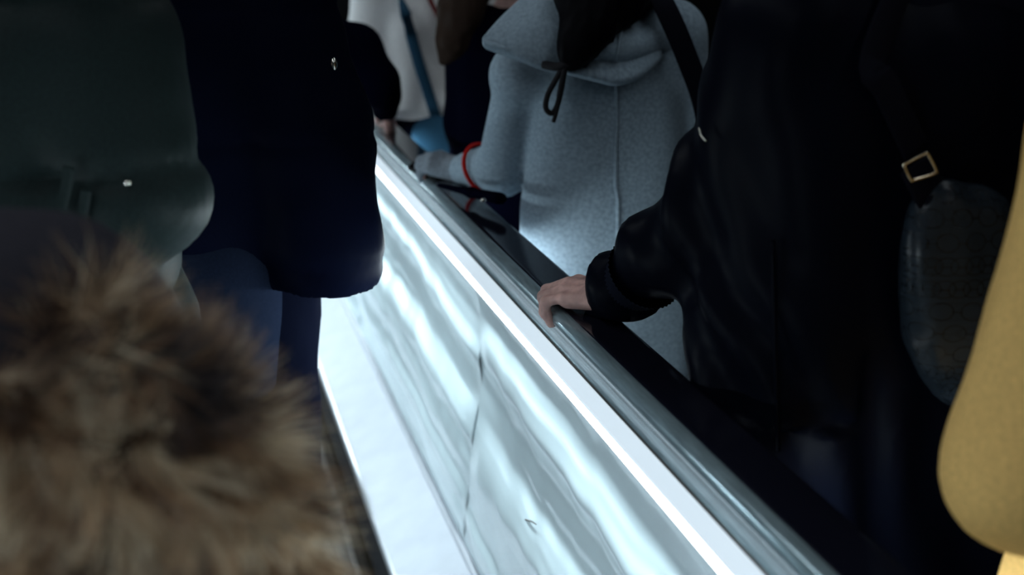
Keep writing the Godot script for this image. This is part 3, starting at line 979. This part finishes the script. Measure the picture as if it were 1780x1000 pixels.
func build_green() -> void:
	var o := {"el_r": Vector3(-0.060, 1.305, -1.385), "wr_r": Vector3(-0.11, 1.36, -1.63), "sh_r": Vector3(-0.10, 1.53, -1.44)}
	var j := joints(Vector2(-0.27, -1.50), -6.0, 1.88, o)
	var node := person("person in dark green puffer jacket with bent sleeve beside the fur hood", j)
	skin_body(j, node, [relaxed_hand(j, "_l"), relaxed_hand(j, "_r")])
	var P := torso_prims(j, 0.145, 0.145, 0.150, 0.98, 0.10)
	P.append(cap(j.sh_r, j.el_r, 0.095, 0.078))
	P.append(cap(j.el_r, j.wr_r, 0.078, 0.06))
	P.append_array(arm_prims(j, "_l", 0.10, 0.09, 0.06))
	build_puffer(j, node, P, "green_shell", 0.19, 0.022, 0.012, 0.98)
	# gathered lower part of the jacket: vertical pleats
	var rows := []
	for i in 12:
		var y := lerpf(1.20, 0.90, i / 11.0)
		var row := PackedVector3Array()
		for k in 120:
			var an := TAU * k / 120.0
			var rr := 0.19 + 0.008 * sin(k * TAU / 6.0) + 0.01 * sin(y * 30.0)
			row.append(Vector3(j.base.x + 0.01, y, j.base.z) + Vector3(cos(an) * rr * 1.30, 0, sin(an) * rr * 0.90) - j.base)
		rows.append(row)
	obj("gathered_hem", grid_mesh(rows, true), M.green_shell, node)
	# zip pull hanging from the jacket
	var z := -1.30
	obj("zip_pull", tube(smooth_path([pz(202, 358, z), pz(206, 372, z), pz(213, 384, z), pz(221, 394, z)], 4), 0.0045, 0.003, j.base, 8), M.silver, node)
	var st := obj("snap", SphereMesh.new(), M.silver, node)
	(st.mesh as SphereMesh).radius = 0.005
	(st.mesh as SphereMesh).height = 0.008
	st.position = pz(222, 318, z) - j.base
	for q in [[120, 290], [150, 330]]:
		obj("draw_cord", band(smooth_path([pz(q[0], q[1], z), pz(q[0] - 8, q[1] + 50, z), pz(q[0] - 25, q[1] + 120, z + 0.01)], 5), Vector3(0, 0, 1), 0.012, 0.004, j.base), M.green_shell, node)
	legwear(j, node, "brown_trouser")
	hair_cap(j, node, "black_hair")

func build_navy() -> void:
	var o := {"sh_r": Vector3(0.185, 1.45, -1.98), "el_r": Vector3(0.225, 1.075, -1.90), "wr_r": Vector3(0.19, 1.07, -2.16)}
	var j := joints(Vector2(0.03, -2.02), 0.0, 1.80, o)
	var node := person("person in black puffer jacket with bulging sleeve above the white deck", j)
	skin_body(j, node, [relaxed_hand(j, "_l"), relaxed_hand(j, "_r")])
	var P := torso_prims(j, 0.135, 0.135, 0.13, 1.0, 0.09)
	P.append(cap(j.sh_r, Vector3(0.215, 1.25, -1.93), 0.085, 0.10))
	P.append(cap(Vector3(0.215, 1.25, -1.93), Vector3(0.225, 1.065, -1.90), 0.095, 0.093))
	P.append(cap(Vector3(0.225, 1.065, -1.90), j.wr_r, 0.09, 0.06))
	P.append_array(arm_prims(j, "_l", 0.09, 0.08, 0.055))
	build_puffer(j, node, P, "black_shell", 0.21, 0.010, 0.011, 1.0)
	# denim skirt of the coat below the jacket
	var D := [cap(Vector3(0.055, 1.03, -1.97), Vector3(0.040, 0.80, -1.97), 0.11, 0.095), cap(Vector3(-0.03, 1.03, -1.98), Vector3(-0.04, 0.80, -1.98), 0.12, 0.11)]
	obj("shirt_tail", net(D, 0.011, 0.04, j.base, folds(0.014, Vector3(45, 16, 45)), [[Vector3.DOWN, -0.80]]), M.denim, node)
	legwear(j, node, "trouser")
	var tab := SphereMesh.new()
	tab.radius = 0.006
	tab.height = 0.022
	obj("sleeve_snap", tab, M.silver, node).position = hit(P, 0.03, 580, 112, 0.004) - j.base
	hair_cap(j, node, "black_hair")

func build_fur_person() -> void:
	var hc := pz(-15, 668, -0.87)
	var j := joints(Vector2(hc.x - 0.015, hc.z), -55.0, 1.75 * hc.y / 1.63)
	var node := person("person in dark coat with hood up and thick brown fur trim", j)
	skin_body(j, node, [relaxed_hand(j, "_l"), relaxed_hand(j, "_r")])
	var P := torso_prims(j, 0.135, 0.14, 0.16, 0.55, 0.10)
	P.append_array(arm_prims(j, "_l", 0.09, 0.08, 0.055))
	P.append_array(arm_prims(j, "_r", 0.09, 0.08, 0.055))
	obj("coat", net(P, 0.014, 0.03, j.base, folds(0.012, Vector3(40, 20, 40)), [[Vector3.DOWN, -0.55]]), M.hood_cloth, node)
	legwear(j, node, "trouser")
	# hood pulled up over the head
	var z := -0.80
	var Hd := [cap(hc - j.f * 0.02 + Vector3(0, 0.01, 0), hc + j.f * 0.03, 0.122, 0.118), cap(hc, pz(120, 740, -0.84), 0.11, 0.085), cap(hc - Vector3(0, 0.03, 0), hc - Vector3(0, 0.17, 0), 0.11, 0.095)]
	obj("hood", net(Hd, 0.010, 0.05, j.base, folds(0.010, Vector3(60, 60, 60))), M.hood_cloth, node)
	# fur: strands rooted on a thick roll round the hood's edge
	var zf := -0.74
	var roll := smooth_path([pz(150, 580, z), pz(235, 650, zf), pz(330, 735, zf), pz(405, 840, zf), pz(455, 960, zf), pz(430, 1070, zf), pz(290, 1120, zf + 0.01), pz(150, 1010, zf + 0.02), pz(40, 900, zf + 0.02), pz(-60, 840, zf)], 10)
	var second := smooth_path([pz(-40, 730, zf + 0.01), pz(80, 770, zf + 0.02), pz(190, 800, zf + 0.03), pz(290, 850, zf + 0.02), pz(340, 920, zf + 0.01)], 10)
	obj("fur_roll", tube(roll, 0.032, 0.036, j.base, 10), M.fur_base, node)
	obj("fur_roll", tube(second, 0.034, 0.034, j.base, 10), M.fur_base, node)
	var rng := RandomNumberGenerator.new()
	rng.seed = 77
	var strand := SurfaceTool.new()
	strand.begin(Mesh.PRIMITIVE_TRIANGLES)
	for s in 3:                                            # a curved three-sided hair
		var a0 := TAU * s / 3.0
		var a1 := TAU * (s + 1) / 3.0
		var pr := func(t: float, an: float, r: float) -> Vector3: return Vector3(cos(an) * r + 0.22 * t * t, t, sin(an) * r)
		for k in 3:
			var t0 := k / 3.0
			var t1 := (k + 1) / 3.0
			var r0 := 0.03 * (1.0 - t0 * 0.9)
			var r1 := 0.03 * (1.0 - t1 * 0.9)
			for p in [pr.call(t0, a0, r0), pr.call(t0, a1, r0), pr.call(t1, a1, r1), pr.call(t0, a0, r0), pr.call(t1, a1, r1), pr.call(t1, a0, r1)]:
				strand.add_vertex(p)
	strand.generate_normals()
	var smesh := strand.commit()
	var mm := MultiMesh.new()
	mm.transform_format = MultiMesh.TRANSFORM_3D
	mm.use_colors = true
	mm.mesh = smesh
	var list := []
	var tones := [Color(0.13, 0.07, 0.04), Color(0.30, 0.17, 0.09), Color(0.46, 0.32, 0.19), Color(0.025, 0.018, 0.02), Color(0.62, 0.52, 0.38)]
	for path in [roll, second]:
		var n: int = path.size()
		for i in (11000 if path == roll else 6000):
			var u := rng.randf() * (n - 1.001)
			var k := int(u)
			var c: Vector3 = path[k].lerp(path[k + 1], u - k)
			var t: Vector3 = (path[k + 1] - path[k]).normalized()
			var d := Vector3(rng.randfn(), rng.randfn(), rng.randfn())
			d = (d - t * d.dot(t)).normalized()
			var root: Vector3 = c + d * 0.031
			# tufts: the hair leans with the lock it belongs to
			var lock := Vector3(noise.get_noise_3d(root.x * 260, root.y * 260, root.z * 260), noise.get_noise_3d(root.x * 260 + 90, root.y * 260, root.z * 260), noise.get_noise_3d(root.x * 260, root.y * 260 + 70, root.z * 260))
			var dir := (d + lock * 1.6 + Vector3(0.15, -0.35, 0) + Vector3(rng.randfn(), rng.randfn(), rng.randfn()) * 0.15).normalized()
			var ln := rng.randf_range(0.030, 0.058)
			var sd := dir.cross(Vector3(rng.randfn(), rng.randfn(), rng.randfn())).normalized()
			var b := Basis(sd * 0.026, dir * ln, sd.cross(dir) * 0.026)
			var tone := noise.get_noise_3d(root.x * 190 + 300, root.y * 190, root.z * 190) * 5.5 + 2.0 + rng.randfn() * 0.45
			var ti := clampf(tone, 0.0, 3.99)
			var col: Color = (tones[[3, 0, 1, 2, 4][int(ti)]] as Color).lerp(tones[[3, 0, 1, 2, 4][int(ti) + 1]], ti - int(ti))
			list.append([Transform3D(b, root - j.base), col])
	mm.instance_count = list.size()
	for i in list.size():
		mm.set_instance_transform(i, list[i][0])
		mm.set_instance_color(i, list[i][1])
	var mi := MultiMeshInstance3D.new()
	mi.name = "fur_trim"
	mi.multimesh = mm
	mi.material_override = M.fur
	mi.set_meta("kind", "stuff")
	mi.set_meta("label", "thick brown and tan fur")
	node.add_child(mi, true)

func build_yellow() -> void:
	var o := {"sh_l": Vector3(0.802, 1.42, -0.80), "el_l": Vector3(0.732, 1.115, -0.79), "wr_l": Vector3(0.93, 1.06, -0.97), "el_r": Vector3(1.23, 1.12, -0.80), "wr_r": Vector3(1.06, 1.05, -1.0)}
	var j := joints(Vector2(0.99, -0.80), 0.0, 1.74, o)
	var node := person("person in mustard yellow sweater with bent elbow beside the balustrade", j)
	skin_body(j, node, [relaxed_hand(j, "_l"), relaxed_hand(j, "_r")])
	var P := torso_prims(j, 0.125, 0.12, 0.13, 0.85, 0.09)
	P.append_array(arm_prims(j, "_l", 0.082, 0.072, 0.05))
	P.append_array(arm_prims(j, "_r", 0.082, 0.072, 0.05))
	obj("sweater", net(P, 0.011, 0.03, j.base, folds(0.022, Vector3(50, 22, 50)), [[Vector3.DOWN, -0.85]]), M.yellow_fleece, node)
	legwear(j, node, "trouser")
	hair_cap(j, node, "brown_hair")

func build_white() -> void:
	var j := joints(Vector2(0.775, -3.60), 4.0, 1.68, {"el_l": Vector3(0.57, 1.17, -3.57), "wr_l": Vector3(0.65, 1.10, -3.77)})
	var node := person("person in white jacket with blue strap across the back", j)
	skin_body(j, node, [relaxed_hand(j, "_l"), relaxed_hand(j, "_r")])
	var P := torso_prims(j, 0.115, 0.105, 0.125, 0.76, 0.075)
	P.append_array(arm_prims(j, "_l", 0.075, 0.066, 0.05))
	P.append_array(arm_prims(j, "_r", 0.075, 0.066, 0.05))
	obj("jacket", net(P, 0.012, 0.025, j.base, folds(0.020, Vector3(38, 24, 38)), [[Vector3.DOWN, -0.76]]), M.white_cotton, node)
	legwear(j, node, "trouser")
	hair_cap(j, node, "brown_hair")
	var bag := thing("denim_bag", "blue bag with long blue strap worn over the white jacket", "bag", Vector3(0.77, 0.95, -3.44))
	var st := PackedVector3Array()
	for q in [[690, -50], [700, 0], [713, 55], [728, 110], [744, 160], [758, 205]]:
		st.append(hit(P, 0.025, q[0], q[1], 0.014))
	obj("strap", band(smooth_path(Array(st), 5), Vector3(0, 0.1, 1), 0.034, 0.005, bag.position), M.blue_denim_bag, bag)
	var zb: float = st[5].z + 0.035
	var B := [cap(pz(742, 232, zb), pz(775, 228, zb), 0.048, 0.045, Vector3(1, 1, 0.7)), cap(pz(745, 245, zb), pz(790, 285, zb), 0.045, 0.055, Vector3(1, 1, 0.7))]
	obj("pouch", net(B, 0.009, 0.03, bag.position, folds(0.008, Vector3(80, 80, 80))), M.blue_denim_bag, bag)
	var lan := PackedVector3Array()
	for q in [[735, -40], [748, 0], [758, 22], [768, 50], [774, 90]]:
		lan.append(hit(P, 0.025, q[0], q[1], 0.012))
	obj("red_lanyard", band(smooth_path(Array(lan), 4), Vector3(0, 0.1, 1), 0.014, 0.003, j.base), M.dark_red, node)

func build_dark_people() -> void:
	# long brown hair over a black coat, between the white jacket and the grey coat
	var j := joints(Vector2(0.875, -2.95), 0.0, 1.62, {"sh_l": Vector3(0.765, 1.32, -3.0), "el_l": Vector3(0.762, 1.07, -3.03), "wr_l": Vector3(0.785, 0.93, -3.12)})
	var node := person("person in black coat with brown hair between white jacket and grey coat", j)
	skin_body(j, node, [relaxed_hand(j, "_l"), relaxed_hand(j, "_r")])
	var P := torso_prims(j, 0.11, 0.12, 0.14, 0.60, 0.05)
	P.append_array(arm_prims(j, "_l", 0.075, 0.068, 0.05))
	P.append_array(arm_prims(j, "_r", 0.075, 0.068, 0.05))
	obj("coat", net(P, 0.013, 0.03, j.base, folds(0.012, Vector3(40, 16, 40)), [[Vector3.DOWN, -0.60]]), M.black_cloth, node)
	legwear(j, node, "trouser")
	var zh := -2.80
	hair_cap(j, node, "brown_hair", chain([j.head - Vector3(0.04, 0.02, -0.04), pz(818, -40, zh - 0.05), pz(800, 20, zh - 0.02), pz(785, 72, zh - 0.02), pz(772, 108, zh - 0.03)], [0.08, 0.06, 0.05, 0.036, 0.012]))
	# far figure reaching over the rail
	j = joints(Vector2(0.12, -3.05), 0.0, 1.62, {"sh_r": pz(618, 85, -3.04), "el_r": pz(655, 140, -3.02), "wr_r": pz(672, 192, -3.14)})
	node = person("person in black coat with an arm on the rail ahead of the puffer jacket", j)
	skin_body(j, node, [relaxed_hand(j, "_l"), relaxed_hand(j, "_r")])
	P = torso_prims(j, 0.12, 0.12, 0.12, 0.70, 0.07)
	P.append_array(arm_prims(j, "_l", 0.08, 0.07, 0.05))
	P.append_array(arm_prims(j, "_r", 0.060, 0.055, 0.040))
	obj("coat", net(P, 0.013, 0.03, j.base, folds(0.016, Vector3(50, 30, 50)), [[Vector3.DOWN, -0.70]]), M.black_cloth, node)
	legwear(j, node, "trouser")
	hair_cap(j, node, "black_hair")
	# beyond the bag, at the right
	j = joints(Vector2(1.52, -1.95), 0.0, 1.70)
	node = person("person in black coat with beige scarf beyond the patent bag", j)
	skin_body(j, node, [relaxed_hand(j, "_l"), relaxed_hand(j, "_r")])
	P = torso_prims(j, 0.13, 0.13, 0.15, 0.60, 0.09)
	P.append_array(arm_prims(j, "_l", 0.085, 0.075, 0.055))
	P.append_array(arm_prims(j, "_r", 0.085, 0.075, 0.055))
	obj("coat", net(P, 0.013, 0.03, j.base, folds(0.012, Vector3(40, 16, 40)), [[Vector3.DOWN, -0.60]]), M.black_cloth, node)
	legwear(j, node, "trouser")
	hair_cap(j, node, "brown_hair")
	obj("scarf", net([cap(j.neck - Vector3(0.05, 0.01, -0.03), j.neck + Vector3(0.05, -0.01, 0.03), 0.075), cap(j.neck + Vector3(0.0, 0.02, 0.04), j.neck + Vector3(0.03, 0.04, 0.05), 0.06)], 0.009, 0.02, j.base, folds(0.016, Vector3(120, 160, 120)), [[Vector3.UP, j.neck.y + 0.06]]), M.beige_knit, node)

# ---------------------------------------------------------------- scene
func _ready() -> void:
	var p := deg_to_rad(PITCH)
	var y := deg_to_rad(YAW)
	cam_f = Vector3(sin(y) * cos(p), -sin(p), -cos(y) * cos(p))
	cam_r = Vector3(cos(y), 0, sin(y))
	cam_u = cam_r.cross(cam_f)
	var cam := Camera3D.new()
	cam.name = "camera"
	add_child(cam)
	cam.transform = Transform3D(Basis(cam_r, cam_u, -cam_f), EYE)
	var at := CameraAttributesPhysical.new()
	at.frustum_focal_length = 48.0
	at.frustum_focus_distance = 1.72
	at.frustum_near = 0.05
	at.frustum_far = 60.0
	at.exposure_aperture = 3.0
	cam.attributes = at
	cam.fov = rad_to_deg(2.0 * atan(500.0 / FPX))
	cam.current = true
	var we := WorldEnvironment.new()
	we.name = "world"
	var env := Environment.new()
	env.background_mode = Environment.BG_COLOR
	env.background_color = Color(0.01, 0.012, 0.03)
	env.tonemap_mode = Environment.TONE_MAPPER_LINEAR
	env.tonemap_exposure = 1.0
	env.sdfgi_enabled = true
	env.ssao_enabled = true
	env.ssil_enabled = true
	we.environment = env
	add_child(we)
	noise.seed = 4
	noise.frequency = 0.1
	noise.fractal_octaves = 2
	noise2.seed = 11
	noise2.frequency = 0.01
	noise2.fractal_octaves = 2
	make_materials()
	build_hall()
	build_walkway()
	build_bomber_man()
	build_grey_woman()
	build_navy()
	build_green()
	build_fur_person()
	build_yellow()
	build_white()
	build_dark_people()
	print("done ", Time.get_ticks_msec())
